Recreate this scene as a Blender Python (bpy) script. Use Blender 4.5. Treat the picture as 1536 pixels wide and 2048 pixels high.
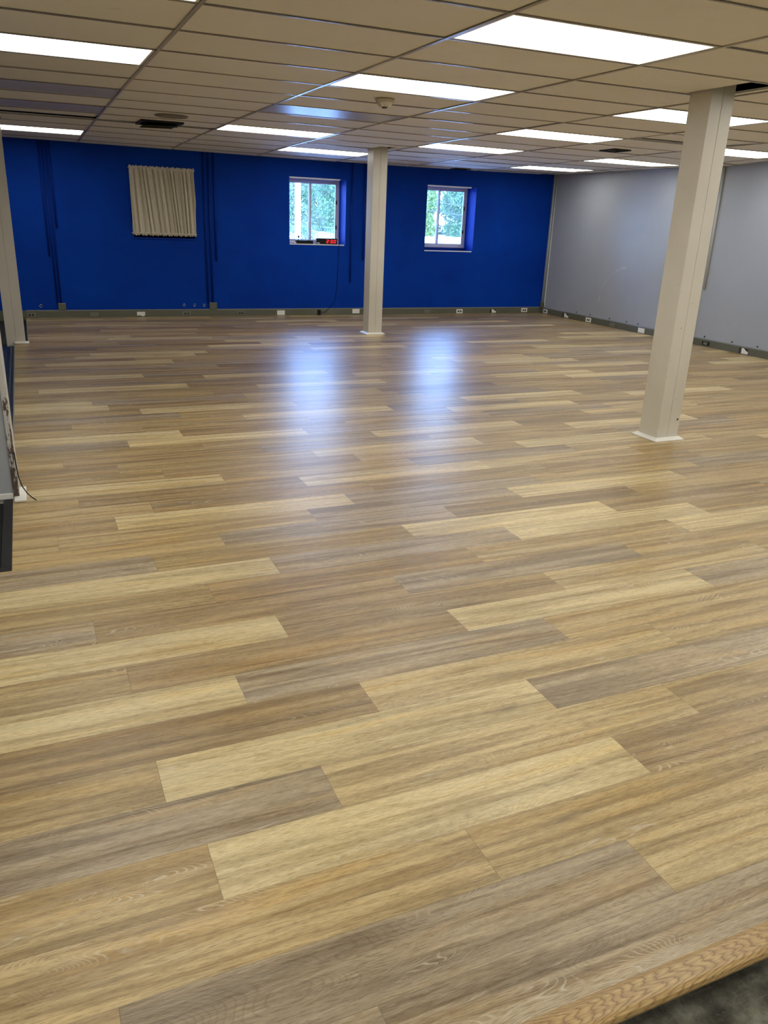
import bpy, bmesh, math, random
from mathutils import Vector, Matrix, noise as mnoise
random.seed(7)
S = bpy.context.scene
COL = S.collection
for o in list(bpy.data.objects): bpy.data.objects.remove(o)

# ------------------------------------------------------------------ camera
H = 2.330                      # ceiling height above the wood floor
YW, XR = 8.325, 7.671          # blue wall, grey wall
cam_d = bpy.data.cameras.new('camera'); cam = bpy.data.objects.new('camera', cam_d); COL.objects.link(cam)
FPX = 1583.3
cam_d.sensor_fit = 'VERTICAL'; cam_d.sensor_height = 24.0; cam_d.lens = FPX/2048*24.0
cam_d.clip_start = 0.02; cam_d.clip_end = 500
yaw, pitch, roll = 0.422267, -0.353123, 0.0398754
fw = Vector((math.sin(yaw)*math.cos(pitch), math.cos(yaw)*math.cos(pitch), math.sin(pitch)))
rt = Vector((math.cos(yaw), -math.sin(yaw), 0)); up = rt.cross(fw)
r2 = math.cos(roll)*rt + math.sin(roll)*up; u2 = -math.sin(roll)*rt + math.cos(roll)*up
cam.matrix_world = Matrix(((r2.x, u2.x, -fw.x, -0.8358), (r2.y, u2.y, -fw.y, -4.0496),
                           (r2.z, u2.z, -fw.z, H-0.8616), (0, 0, 0, 1)))
S.camera = cam

# ------------------------------------------------------------------ light, world, exposure
LAMP = 5.2                     # radiance of a lit ceiling panel
LAMP_COL = (1.0, 0.985, 0.915)
SKY = 23.0
SUN = 9.0
S.view_settings.view_transform = 'Standard'; S.view_settings.look = 'None'
S.view_settings.exposure = 0.50; S.view_settings.gamma = 1.0; S.view_settings.use_curve_mapping = False

W = bpy.data.worlds.new('world'); S.world = W; W.use_nodes = True
wn = W.node_tree.nodes; wl = W.node_tree.links; wn.clear()
wo = wn.new('ShaderNodeOutputWorld'); wb = wn.new('ShaderNodeBackground'); wb.inputs[1].default_value = SKY
tc = wn.new('ShaderNodeTexCoord'); sx = wn.new('ShaderNodeSeparateXYZ'); cr = wn.new('ShaderNodeValToRGB')
cr.color_ramp.elements[0].position = 0.0; cr.color_ramp.elements[0].color = (0.38, 0.59, 1.0, 1)
cr.color_ramp.elements[1].position = 0.45; cr.color_ramp.elements[1].color = (0.17, 0.38, 1.0, 1)
wl.new(tc.outputs['Generated'], sx.inputs[0]); wl.new(sx.outputs['Z'], cr.inputs[0])
wl.new(cr.outputs[0], wb.inputs[0]); wl.new(wb.outputs[0], wo.inputs[0])
sun_d = bpy.data.lights.new('sun', 'SUN'); sun_d.energy = SUN; sun_d.angle = 0.01; sun_d.color = (1, .96, .88)
sun = bpy.data.objects.new('sun', sun_d); COL.objects.link(sun)
sun.rotation_euler = (math.radians(52), 0, math.radians(-20)); sun.location = (5, -5, 30)   # shines over the roof towards +Y

# ------------------------------------------------------------------ node helpers
class NT:
    def __init__(s, name):
        s.m = bpy.data.materials.new(name); s.m.use_nodes = True
        s.t = s.m.node_tree; s.t.nodes.clear()
        s.out = s.t.nodes.new('ShaderNodeOutputMaterial')
    def n(s, typ, **k):
        x = s.t.nodes.new(typ)
        for a, b in k.items(): setattr(x, a, b)
        return x
    def set(s, sock, v):
        if v is None: return
        if isinstance(v, bpy.types.NodeSocket): s.t.links.new(v, sock)
        else:
            if sock.type == 'RGBA' and not hasattr(v, '__len__'): v = (v, v, v, 1)
            if sock.type == 'RGBA' and len(v) == 3: v = (*v, 1)
            sock.default_value = v
    def math(s, op, a, b=None, c=None, clamp=False):
        x = s.n('ShaderNodeMath', operation=op, use_clamp=clamp)
        s.set(x.inputs[0], a)
        if b is not None: s.set(x.inputs[1], b)
        if c is not None: s.set(x.inputs[2], c)
        return x.outputs[0]
    def mix(s, f, a, b, mode='MIX'):
        x = s.n('ShaderNodeMix', data_type='RGBA', blend_type=mode)
        s.set(x.inputs[0], f); s.set(x.inputs[6], a); s.set(x.inputs[7], b)
        return x.outputs[2]
    def noise(s, vec, scale=1., detail=2., rough=.5, dist=0., col=False):
        x = s.n('ShaderNodeTexNoise')
        s.set(x.inputs['Vector'], vec); s.set(x.inputs['Scale'], scale); s.set(x.inputs['Detail'], detail)
        s.set(x.inputs['Roughness'], rough); s.set(x.inputs['Distortion'], dist)
        return x.outputs[1 if col else 0]
    def ramp(s, f, pts, interp='LINEAR'):
        x = s.n('ShaderNodeValToRGB'); s.set(x.inputs[0], f); r = x.color_ramp; r.interpolation = interp
        while len(r.elements) < len(pts): r.elements.new(1)
        for e, (p, c) in zip(r.elements, pts):
            e.position = p; e.color = (c, c, c, 1) if not hasattr(c, '__len__') else (*c, 1)
        return x.outputs[0]
    def vmul(s, v, k, add=None):
        x = s.n('ShaderNodeVectorMath', operation='MULTIPLY'); s.set(x.inputs[0], v); x.inputs[1].default_value = k
        if add is None: return x.outputs[0]
        y = s.n('ShaderNodeVectorMath', operation='ADD'); s.t.links.new(x.outputs[0], y.inputs[0]); s.set(y.inputs[1], add)
        return y.outputs[0]
    def obj(s): return s.n('ShaderNodeTexCoord').outputs['Object']
    def attr(s, name, out='Color'): return s.n('ShaderNodeAttribute', attribute_name=name).outputs[out]
    def bump(s, h, strength=.2, dist=.005):
        x = s.n('ShaderNodeBump'); s.set(x.inputs['Height'], h); x.inputs['Strength'].default_value = strength
        x.inputs['Distance'].default_value = dist; return x.outputs[0]
    def bsdf(s, col, rough=.5, spec=.5, metal=0., normal=None, **k):
        b = s.n('ShaderNodeBsdfPrincipled'); s.set(b.inputs['Base Color'], col); s.set(b.inputs['Roughness'], rough)
        s.set(b.inputs['Specular IOR Level'], spec); s.set(b.inputs['Metallic'], metal)
        if normal is not None: s.set(b.inputs['Normal'], normal)
        for a, v in k.items(): s.set(b.inputs[a.replace('_', ' ')], v)
        s.t.links.new(b.outputs[0], s.out.inputs[0]); return s.m

def paint(name, col, rough=.5, var=.08, scale=3., bump=.0, spec=.5, bscale=60., metal=0.):
    t = NT(name); o = t.obj()
    n = t.noise(o, scale, 4)
    c2 = tuple(max(0, x*(1-var)) for x in col); c1 = tuple(min(1, x*(1+var)) for x in col)
    c = t.ramp(n, [(.3, c2), (.7, c1)])
    nm = t.bump(t.noise(o, bscale, 3), bump, .002) if bump else None
    return t.bsdf(c, rough, spec, metal, nm)
def emis(name, col, st):
    t = NT(name); e = t.n('ShaderNodeEmission'); t.set(e.inputs[0], col); e.inputs[1].default_value = st
    t.t.links.new(e.outputs[0], t.out.inputs[0]); return t.m

# ------------------------------------------------------------------ materials
def plank_material():
    t = NT('vinyl_plank')
    uv = t.n('ShaderNodeUVMap', uv_map='plank').outputs[0]
    seed = t.attr('seed', 'Vector'); lo = t.attr('tone_lo'); hi = t.attr('tone_hi')
    sd = t.n('ShaderNodeVectorMath', operation='SCALE'); t.set(sd.inputs[0], seed); sd.inputs['Scale'].default_value = 40
    sd = sd.outputs[0]
    def v(kx, ky): return t.vmul(uv, (kx, ky, 1), sd)
    # broad bands along the plank
    band = t.ramp(t.noise(v(.8, 17), 1, 4, .6, .8), [(.42, 0.), (.57, 1.)])
    streak = t.ramp(t.noise(v(2.0, 62), 1, 6, .66, .5), [(.32, 0.), (.68, 1.)])
    fine = t.ramp(t.noise(v(16, 190), 1, 6, .75, .3), [(.33, 0.), (.67, 1.)])
    f = t.math('ADD', t.math('ADD', t.math('MULTIPLY', band, .52), t.math('MULTIPLY', streak, .32)), t.math('MULTIPLY', fine, .24), clamp=True)
    c = t.mix(f, lo, hi)
    # golden and greyish drifts inside a plank
    dr = t.noise(v(.9, 9), 1.3, 3, .6, .6)
    c = t.mix(t.ramp(dr, [(.52, 0.), (.64, .85)]), c, t.mix(1., c, (1.05, .97, .80), 'MULTIPLY'))
    c = t.mix(t.ramp(dr, [(.30, .75), (.44, 0.)]), c, t.mix(1., c, (.90, .95, 1.04), 'MULTIPLY'))
    # dark streaks and fine pores
    ds = t.noise(v(1.1, 36), 1, 5, .62, .6)
    c = t.mix(t.ramp(ds, [(.54, 0.), (.66, .85)]), c, t.mix(1., c, (.70, .64, .54), 'MULTIPLY'))
    pores = t.noise(v(30, 460), 1, 5, .7)
    c = t.mix(t.ramp(pores, [(.38, .85), (.50, 0.)]), c, t.mix(1., c, (.60, .55, .47), 'MULTIPLY'))
    c = t.mix(t.ramp(pores, [(.52, 0.), (.64, .45)]), c, t.mix(1., c, (1.22, 1.20, 1.16), 'MULTIPLY'))
    fleck = t.noise(v(7, 70), 1, 5, .75, .4)
    c = t.mix(t.ramp(fleck, [(.63, 0.), (.70, .50)]), c, (.60, .53, .41))
    mott = t.noise(v(18, 70), 1, 5, .75)
    c = t.mix(t.ramp(mott, [(.36, .40), (.50, 0.)]), c, t.mix(1., c, (.76, .71, .63), 'MULTIPLY'))
    # cathedral contour rings, limewashed and dark
    cont = t.noise(v(1.5, 8), 1, 1.2, .4, .9)
    cont = t.math('ADD', cont, t.math('MULTIPLY', t.noise(v(9, 45), 1, 2), .012))
    fr = t.math('FRACT', t.math('MULTIPLY', cont, 52))
    line = t.ramp(fr, [(0., 1.), (.14, .4), (.26, 0.), (.86, 0.), (1., 1.)])
    m1 = t.ramp(t.noise(v(1.3, 8), 1, 2), [(.58, 0.), (.66, 1.)])
    m2 = t.ramp(t.noise(v(9, 30), 1, 4, .7), [(.40, 0.), (.54, 1.)])
    w = t.math('MULTIPLY', t.math('MULTIPLY', line, m1), m2)
    c = t.mix(t.math('MULTIPLY', w, .70), c, (.62, .54, .41))
    dk = t.math('MULTIPLY', t.math('MULTIPLY', line, t.ramp(t.noise(v(1.0, 5.2), 1.1, 2), [(.48, 0.), (.60, 1.)])), .40)
    c = t.mix(dk, c, t.mix(1., c, (.58, .50, .40), 'MULTIPLY'))
    # knots
    vo = t.n('ShaderNodeTexVoronoi'); t.set(vo.inputs['Vector'], v(2.2, 8)); vo.inputs['Scale'].default_value = 1
    kk = t.math('ADD', vo.outputs['Distance'], t.math('MULTIPLY', t.noise(v(30, 90), 1, 3), .14))
    kd = t.ramp(kk, [(.08, 1.), (.17, .35), (.30, 0.)])
    pick = t.n('ShaderNodeSeparateColor'); t.set(pick.inputs[0], vo.outputs['Color'])
    kd = t.math('MULTIPLY', kd, t.math('GREATER_THAN', pick.outputs[0], .50))
    c = t.mix(t.math('MULTIPLY', kd, .6), c, (.13, .095, .055))
    # seams
    sp = t.n('ShaderNodeSeparateXYZ'); t.set(sp.inputs[0], uv)
    ln = t.attr('plen', 'Fac')
    eu = t.math('MINIMUM', sp.outputs[0], t.math('SUBTRACT', ln, sp.outputs[0]))
    ev = t.math('MINIMUM', sp.outputs[1], t.math('SUBTRACT', .1845, sp.outputs[1]))
    e = t.math('MINIMUM', eu, ev)
    seam = t.ramp(t.math('MULTIPLY', e, 300), [(.05, 1.), (.5, 0.)])
    c = t.mix(t.math('MULTIPLY', seam, .45), c, (.10, .075, .05))
    h = t.math('SUBTRACT', t.math('MULTIPLY', pores, .6), t.math('MULTIPLY', seam, .9))
    rg = t.math('ADD', .29, t.math('MULTIPLY', mott, .12))
    return t.bsdf(c, rg, .45, 0, t.bump(h, .25, .0012))

def oak_material():
    t = NT('oak_nosing'); o = t.obj()
    # cathedral chevrons: contours of a paraboloid running along the board
    sp = t.n('ShaderNodeSeparateXYZ'); t.set(sp.inputs[0], o)
    yy = t.math('ADD', sp.outputs[1], 3.192)
    arch = t.math('ADD', t.math('MULTIPLY', sp.outputs[0], 1.), t.math('MULTIPLY', t.math('MULTIPLY', yy, yy), 95.))
    arch = t.math('ADD', arch, t.math('MULTIPLY', t.noise(t.vmul(o, (5, 50, 50)), 1, 3), .16))
    fr = t.math('FRACT', t.math('MULTIPLY', arch, 30))
    c = t.ramp(fr, [(0, (.20, .115, .04)), (.22, (.40, .265, .10)), (.6, (.49, .335, .135)), (.9, (.40, .26, .10)), (1, (.20, .115, .04))])
    f = t.noise(t.vmul(o, (12, 300, 300)), 1, 3)
    c = t.mix(t.ramp(f, [(.4, .5), (.6, 0.)]), c, (.24, .13, .05))
    return t.bsdf(c, .33, .5, 0, t.bump(fr, .1, .001))

def tile_material():
    t = NT('ceiling_tile'); o = t.obj(); tone = t.attr('tile', 'Fac')
    n = t.noise(o, 1.2, 4, .6)
    c = t.mix(tone, (.79, .775, .735), (.85, .84, .80))
    c = t.mix(t.ramp(n, [(.45, 0.), (.75, .35)]), c, (.70, .66, .58))
    scr = t.noise(t.vmul(o, (5, 11, 5)), 1, 5, .75, 1.)
    c = t.mix(t.ramp(scr, [(.62, 0.), (.72, .35)]), c, (.56, .50, .40))
    return t.bsdf(c, .75, .35, 0, t.bump(t.noise(o, 250, 2), .12, .002))

def concrete_material():
    t = NT('concrete'); o = t.obj()
    n = t.noise(o, 9, 8, .7); c = t.ramp(n, [(.36, (.05, .046, .035)), (.5, (.13, .125, .095)), (.64, (.27, .26, .20))])
    sc = t.noise(t.vmul(o, (6, 60, 6)), 1, 4, .7, 2.)
    c = t.mix(t.ramp(sc, [(.60, 0.), (.66, .6)]), c, (.20, .19, .16))
    s2 = t.noise(t.vmul(o, (70, 5, 6)), 1, 4, .7, 2.)
    c = t.mix(t.ramp(s2, [(.62, 0.), (.66, .7)]), c, (.02, .02, .018))
    return t.bsdf(c, .55, .4, 0, t.bump(n, .3, .004))

def column_material():
    t = NT('cream_column_paint'); o = t.obj()
    n = t.noise(o, 1.5, 4); c = t.ramp(n, [(.3, (.60, .565, .49)), (.7, (.69, .655, .58))])
    sp = t.noise(o, 55, 2, .5)
    c = t.mix(t.ramp(sp, [(.74, 0.), (.78, .8)]), c, (.16, .13, .10))
    return t.bsdf(c, .38, .5, 0, t.bump(t.noise(t.vmul(o, (40, 40, 4)), 1, 3), .08, .002))

def grey_wall_material():
    t = NT('grey_wall_paint'); o = t.obj()
    n = t.noise(o, 1.3, 5, .6); c = t.ramp(n, [(.3, (.35, .375, .415)), (.7, (.385, .41, .45))])
    sc = t.noise(t.vmul(o, (1, 7, 2.5)), 1, 6, .8, 2.5)
    c = t.mix(t.ramp(sc, [(.665, 0.), (.70, .35)]), c, (.60, .60, .60))
    sp = t.n('ShaderNodeSeparateXYZ'); t.set(sp.inputs[0], o)
    dy = t.math('SUBTRACT', sp.outputs[1], 6.1); dz = t.math('SUBTRACT', sp.outputs[2], .30)
    rr = t.math('SQRT', t.math('ADD', t.math('MULTIPLY', dy, dy), t.math('MULTIPLY', dz, dz)))
    arc = t.ramp(t.math('ABSOLUTE', t.math('SUBTRACT', rr, .62)), [(.004, 1.), (.016, 0.)])
    arc = t.math('MULTIPLY', arc, t.math('MULTIPLY', t.math('GREATER_THAN', dy, .05), t.math('GREATER_THAN', dz, .0)))
    arc = t.math('MULTIPLY', arc, t.ramp(t.noise(o, 25, 4), [(.4, 0.), (.6, .5)]))
    c = t.mix(arc, c, (.62, .62, .62))
    return t.bsdf(c, .42, .4, 0, t.bump(t.noise(o, 14, 4), .10, .006))

def blue_material():
    t = NT('blue_wall_paint'); o = t.obj()
    n = t.noise(o, 1.4, 5, .6); c = t.ramp(n, [(.3, (.0, .033, .31)), (.7, (.0, .047, .39))])
    return t.bsdf(c, .68, .10, 0, t.bump(t.noise(o, 18, 4), .10, .006))

def chipped_material():
    t = NT('chipped_corner'); o = t.obj()
    n = t.noise(t.vmul(o, (60, 60, 13)), 1, 5, .7)
    sp = t.n('ShaderNodeSeparateXYZ'); t.set(sp.inputs[0], o)
    lowz = t.ramp(sp.outputs[2], [(.05, .14), (.75, -.12)])
    f = t.ramp(t.math('ADD', n, t.math('SUBTRACT', .04, t.math('MULTIPLY', sp.outputs[2], .24))), [(.47, 0.), (.50, 1.)])
    c = t.mix(f, (.50, .49, .47), (.085, .062, .052))
    return t.bsdf(c, .5, .4, 0, t.bump(f, -.4, .003))

def fabric_material():
    t = NT('curtain_cloth'); o = t.obj()
    n = t.noise(o, 200, 2); c = t.ramp(n, [(.3, (.66, .61, .51)), (.7, (.76, .71, .60))])
    return t.bsdf(c, .85, .2, 0, t.bump(n, .3, .001))

def leaf_material(name, a, b):
    t = NT(name); o = t.obj(); n = t.noise(o, 2.5, 3); c = t.ramp(n, [(.35, a), (.65, b)])
    return t.bsdf(c, .45, .4)
def glass_material():
    t = NT('window_glass'); g = t.n('ShaderNodeBsdfGlossy'); g.inputs['Roughness'].default_value = .03
    tr = t.n('ShaderNodeBsdfTransparent'); tr.inputs[0].default_value = (.93, .97, .97, 1)
    df = t.n('ShaderNodeBsdfDiffuse'); df.inputs[0].default_value = (.8, .85, .88, 1)
    mx = t.n('ShaderNodeMixShader'); fr = t.n('ShaderNodeFresnel'); fr.inputs[0].default_value = 1.45
    haze = t.math('MULTIPLY', t.ramp(t.noise(t.obj(), 9, 4), [(.4, .35), (.7, 1.)]), .16)  # diffuse white mixed into the panes as a painted pale haze
    m2 = t.n('ShaderNodeMixShader'); t.set(m2.inputs[0], haze); t.t.links.new(tr.outputs[0], m2.inputs[1]); t.t.links.new(df.outputs[0], m2.inputs[2])
    t.t.links.new(fr.outputs[0], mx.inputs[0]); t.t.links.new(m2.outputs[0], mx.inputs[1]); t.t.links.new(g.outputs[0], mx.inputs[2])
    t.t.links.new(mx.outputs[0], t.out.inputs[0]); return t.m
def lens_material():
    # lit prismatic acrylic lens: a little brighter along the tubes
    t = NT('lit_lens'); o = t.obj(); sp = t.n('ShaderNodeSeparateXYZ'); t.set(sp.inputs[0], o)
    a = t.math('ABSOLUTE', t.math('SUBTRACT', t.math('ABSOLUTE', sp.outputs[1]), .15))
    k = t.ramp(t.math('MULTIPLY', a, 6), [(0., 1.), (1., .80)])
    e = t.n('ShaderNodeEmission'); t.set(e.inputs[0], t.mix(1., LAMP_COL, k, 'MULTIPLY')); e.inputs[1].default_value = LAMP
    t.t.links.new(e.outputs[0], t.out.inputs[0]); return t.m

M = dict(
 plank=plank_material(), oak=oak_material(), tile=tile_material(), concrete=concrete_material(), column=column_material(),
 grey=grey_wall_material(), blue=blue_material(), chip=chipped_material(), cloth=fabric_material(), glass=glass_material(), lens=lens_material(),
 tee=paint('tee_enamel', (.42, .375, .30), .28, .05, spec=.45), xtee=paint('cross_tee_shaded', (.27, .235, .18), .25, .05, spec=.6),  # cross tees darker: shadow lines at the tile edges put into the colour
 white=paint('white_trim', (.80, .78, .73), .4, .03), vinyl=paint('vinyl_frame', (.62, .63, .66), .4, .03),
 bead=paint('corner_bead', (.85, .84, .86), .5, .04), raceway=paint('raceway_enamel', (.115, .118, .085), .38, .08, scale=2.),
 lip=paint('raceway_lip', (.22, .23, .24), .4, .05), plate=paint('outlet_plate', (.80, .79, .75), .35, .03),
 greyplate=paint('grey_outlet_plate', (.17, .175, .14), .4, .08), black=paint('black_plastic', (.008, .008, .009), .5, .1, spec=.25),
 void=paint('dark_void', (.012, .011, .010), .9, .2), rubber=paint('black_rubber', (.008, .010, .008), .7, .4, scale=40., bump=.3, spec=.2),
 navy=paint('navy_floor', (.006, .022, .07), .45, .25, scale=2.), bluecond=paint('blue_conduit_paint', (.0, .024, .25), .5, .05, spec=.16),
 greycond=paint('grey_conduit_paint', (.47, .49, .50), .35, .05), deadlens=paint('unlit_lens', (.50, .49, .47), .34, .05, spec=.6),
 disc=paint('dusty_grille', (.22, .20, .16), .6, .1), smoke=paint('beige_plastic', (.55, .48, .38), .4, .04), metal=paint('metal', (.6, .6, .6), .25, .05, metal=1.),
 bark=paint('bark', (.16, .11, .07), .8, .3, scale=6.), asphalt=paint('pale_concrete_lot', (.62, .61, .58), .8, .08), pole=paint('white_post', (.85, .85, .83), .5, .03),
 leafa=leaf_material('leaf_deep', (.045, .125, .05), (.09, .19, .08)), leafb=leaf_material('leaf_bright', (.09, .16, .03), (.15, .24, .055)),
 leafc=leaf_material('leaf_cool', (.07, .14, .07), (.14, .22, .12)), red=emis('led_red', (1, .03, .04), 1.5), wire=paint('dark_wire', (.03, .035, .04), .5, .1),
 cordp=paint('navy_cord', (.003, .012, .06), .6, .05, spec=.1),
 bluestrip=paint('blue_rubber', (.012, .03, .075), .45, .1),
 slot=paint('outlet_slot', (.03, .03, .03), .5, .1), brick=paint('plain_plaster', (.5, .5, .48), .7, .05), redl=paint('red_flower', (.5, .12, .08), .6, .2),
)

# ------------------------------------------------------------------ mesh helpers
class MB:
    def __init__(s): s.v = []; s.f = []
    def quad(s, a, b, c, d): n = len(s.v); s.v += [a, b, c, d]; s.f.append((n, n+1, n+2, n+3)); return s
    def box(s, x0, y0, z0, x1, y1, z1):
        n = len(s.v)
        s.v += [(x0,y0,z0),(x1,y0,z0),(x1,y1,z0),(x0,y1,z0),(x0,y0,z1),(x1,y0,z1),(x1,y1,z1),(x0,y1,z1)]
        s.f += [(n,n+3,n+2,n+1),(n+4,n+5,n+6,n+7),(n,n+1,n+5,n+4),(n+1,n+2,n+6,n+5),(n+2,n+3,n+7,n+6),(n+3,n,n+4,n+7)]
        return s
    def tube(s, pts, r, k=8, cap=True):
        pts = [Vector(p) for p in pts]; rings = []
        for i, p in enumerate(pts):
            d = (pts[min(i+1, len(pts)-1)]-pts[max(i-1, 0)]).normalized()
            a = Vector((0,0,1)) if abs(d.z) < .9 else Vector((1,0,0))
            u = d.cross(a).normalized(); w = d.cross(u)
            n = len(s.v); rr = r[i] if hasattr(r, '__len__') else r
            s.v += [tuple(p+rr*(math.cos(2*math.pi*j/k)*u+math.sin(2*math.pi*j/k)*w)) for j in range(k)]; rings.append(n)
        for a, b in zip(rings, rings[1:]):
            for j in range(k): s.f.append((a+j, a+(j+1) % k, b+(j+1) % k, b+j))
        if cap:
            s.f.append(tuple(rings[0]+j for j in reversed(range(k)))); s.f.append(tuple(rings[-1]+j for j in range(k)))
        return s
    def lathe(s, prof, c=(0,0,0), k=28):
        rings = []
        for r, z in prof:
            n = len(s.v); s.v += [(c[0]+r*math.cos(2*math.pi*j/k), c[1]+r*math.sin(2*math.pi*j/k), c[2]+z) for j in range(k)]; rings.append(n)
        for a, b in zip(rings, rings[1:]):
            for j in range(k): s.f.append((a+j, a+(j+1) % k, b+(j+1) % k, b+j))
        s.f.append(tuple(rings[0]+j for j in reversed(range(k)))); s.f.append(tuple(rings[-1]+j for j in range(k)))
        return s
    def prism(s, poly, axis, a0, a1):
        # poly in the two other axes; extruded along axis
        n = len(s.v); k = len(poly)
        for a in (a0, a1):
            for p, q in poly:
                s.v.append({'x': (a, p, q), 'y': (p, a, q), 'z': (p, q, a)}[axis])
        s.f.append(tuple(range(n, n+k))[::-1]); s.f.append(tuple(range(n+k, n+2*k)))
        for j in range(k): s.f.append((n+j, n+(j+1) % k, n+k+(j+1) % k, n+k+j))
        return s
    def build(s, name, mat, parent=None, origin=None, smooth=False, bevel=0, fix=True):
        me = bpy.data.meshes.new(name); o = bpy.data.objects.new(name, me); COL.objects.link(o)
        org = Vector(origin) if origin is not None else Vector((0,0,0))
        me.from_pydata([tuple(Vector(v)-org) for v in s.v], [], s.f); me.materials.append(mat)
        if fix:
            bm = bmesh.new(); bm.from_mesh(me); bmesh.ops.recalc_face_normals(bm, faces=bm.faces); bm.to_mesh(me); bm.free()
        if smooth:
            for p in me.polygons: p.use_smooth = True
        if parent is not None:
            o.parent = parent; o.location = org - parent.location if origin is not None else -parent.location
        else: o.location = org
        if bevel:
            b = o.modifiers.new('bevel', 'BEVEL'); b.width = bevel; b.segments = 2; b.limit_method = 'ANGLE'
        return o
def tag(o, label, cat, group=None, kind=None):
    o['label'] = label; o['category'] = cat
    if group: o['group'] = group
    if kind: o['kind'] = kind
    return o
def thing(name, loc, label, cat, group=None):
    o = bpy.data.objects.new(name, None); COL.objects.link(o); o.location = loc; o.empty_display_size = .1
    return tag(o, label, cat, group)
def struct(o): o['kind'] = 'structure'; return o

# ------------------------------------------------------------------ floor
ROW0, RW, PL = -3.02, .1845, 1.2435
def srgb(r, g, b, k=1.):
    f = lambda c: ((c/255+.055)/1.055)**2.4 if c > 10 else c/255/12.92
    return (f(r)*k, f(g)*k, f(b)*k)
TONES = {'L': (srgb(166,146,104), srgb(222,203,156)), 'T': (srgb(132,111,73), srgb(194,170,122)), 'B': (srgb(120,99,67), srgb(182,157,113)),
         'G': (srgb(118,102,80), srgb(184,166,136)), 'Y': (srgb(138,115,76), srgb(200,176,128)), 'D': (srgb(114,94,64), srgb(164,141,102)),
         'M': (srgb(140,117,78), srgb(212,190,142))}
# row -> (x of one known joint, tone left of it, tones right of it ...)
KN = {-1: (.90, 'GG', 'G'), 0: (.4255, 'G', 'ML'), 1: (.057, 'Y', 'TY'), 2: (-.57, 'TT', 'LBT'), 3: (-.21, 'G', 'MTT'), 4: (-.64, 'YT', 'LGT'),
      5: (.053, 'B', 'MYT'), 6: (-.325, 'L', 'GYT'), 7: (-.66, 'Y', 'BLG'), 8: (-.076, 'L', 'BMT'), 9: (-.736, 'G', 'BGYT'), 10: (-.268, 'T', 'BYLT'),
      11: (.054, 'L', 'GLT'), 12: (-.441, 'G', 'TLBT'), 13: (-.10, 'Y', 'GDTT'), 14: (.417, 'TY', 'GLB'), 15: (-.548, 'B', 'LGTG'), 16: (-.35, 'Y', 'BTBTT'),
      17: (-.70, 'T', 'BLMT'), 18: (.11, 'L', 'TGMT'), 19: (1.04, 'TB', 'TLB'), 20: (.80, 'BT', 'LTGT'), 21: (.50, 'TB', 'GTLBT'), 22: (1.38, 'TT', 'LBT'),
      23: (-.32, 'G', 'LGBMT'), 24: (.06, 'L', 'BTGMT'), 25: (1.07, 'TT', 'GLBT'), 26: (.60, 'BT', 'LGTLT'), 27: (1.39, 'GT', 'TLBT'), 28: (-.12, 'T', 'LTGBT'),
      29: (-.34, 'L', 'BTGTB'), 31: (.56, 'T', 'BGTLB'), 32: (1.01, 'BT', 'LTLBT'), 33: (.41, 'L', 'BTGTBL'), 34: (.85, 'TG', 'BLTLB'), 35: (.63, 'B', 'LBTGT'),
      36: (.09, 'L', 'GBTLBT'), 40: (-.75, 'T', 'LBTGT'), 41: (.13, 'B', 'TGTBLT'), 42: (-.45, 'G', 'LTBGTB'), 44: (-.55, 'B', 'TGBTLT'), 47: (.09, 'T', 'BLTGBL'), 50: (.28, 'L', 'BTGTB')}
def floor_left(y):                     # edge of the raised wood floor
    if y < -.60: return -6.0
    return -1.02 if y < 5.98 else -.88
rnd = random.Random(11)
verts, faces, uvs, att = [], [], [], []
for k in range(-1, 63):
    y0 = ROW0+RW*k; y1 = y0+RW
    x0, lt, rtn = KN.get(k, (rnd.uniform(0, PL), '', ''))
    for y0c, y1c in ([(max(y0, -3.162), min(y1, YW+.03))] if not (y0 < -.6 < y1 or y0 < 5.98 < y1) else ([(y0, -.6), (-.6, y1)] if y0 < -.6 < y1 else [(y0, 5.98), (5.98, y1)])):
        if y1c <= y0c: continue
        xl = floor_left((y0c+y1c)/2); xr = XR+.02
        n0 = math.floor((xl-x0)/PL)
        for n in range(n0, 12):
            a, b = x0+n*PL, x0+(n+1)*PL
            if a >= xr: break
            r_ = random.Random(k*97+n*13+5)
            tone = r_.choice('TTBBGYDMTMG' if k < 30 else 'TTBBGDMBLG')
            if n >= 0 and n < len(rtn): tone = rtn[n]
            if n < 0 and -n <= len(lt): tone = lt[n]
            ac, bc = max(a, xl), min(b, xr)
            if bc <= ac: continue
            i = len(verts); verts += [(ac, y0c, 0), (bc, y0c, 0), (bc, y1c, 0), (ac, y1c, 0)]; faces.append((i, i+1, i+2, i+3))
            uvs += [(ac-a, y0c-y0), (bc-a, y0c-y0), (bc-a, y1c-y0), (ac-a, y1c-y0)]
            j = r_.uniform(.93, 1.06); w = r_.uniform(-.02, .02)
            lo, hi = TONES[tone]
            att.append((tuple(q*j for q in lo), tuple(q*j*(1+w) for q in hi), (r_.random(), r_.random(), r_.random())))
me = bpy.data.meshes.new('floor'); me.from_pydata(verts, [], faces); me.materials.append(M['plank'])
ul = me.uv_layers.new(name='plank')
for i, q in enumerate(uvs): ul.data[i].uv = q
for nm, ix in (('tone_lo', 0), ('tone_hi', 1)):
    a = me.attributes.new(nm, 'FLOAT_COLOR', 'FACE')
    for i, q in enumerate(att): a.data[i].color = (*q[ix], 1)
a = me.attributes.new('seed', 'FLOAT_VECTOR', 'FACE')
for i, q in enumerate(att): a.data[i].vector = q[2]
a = me.attributes.new('plen', 'FLOAT', 'FACE')
for i in range(len(att)): a.data[i].value = PL
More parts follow.
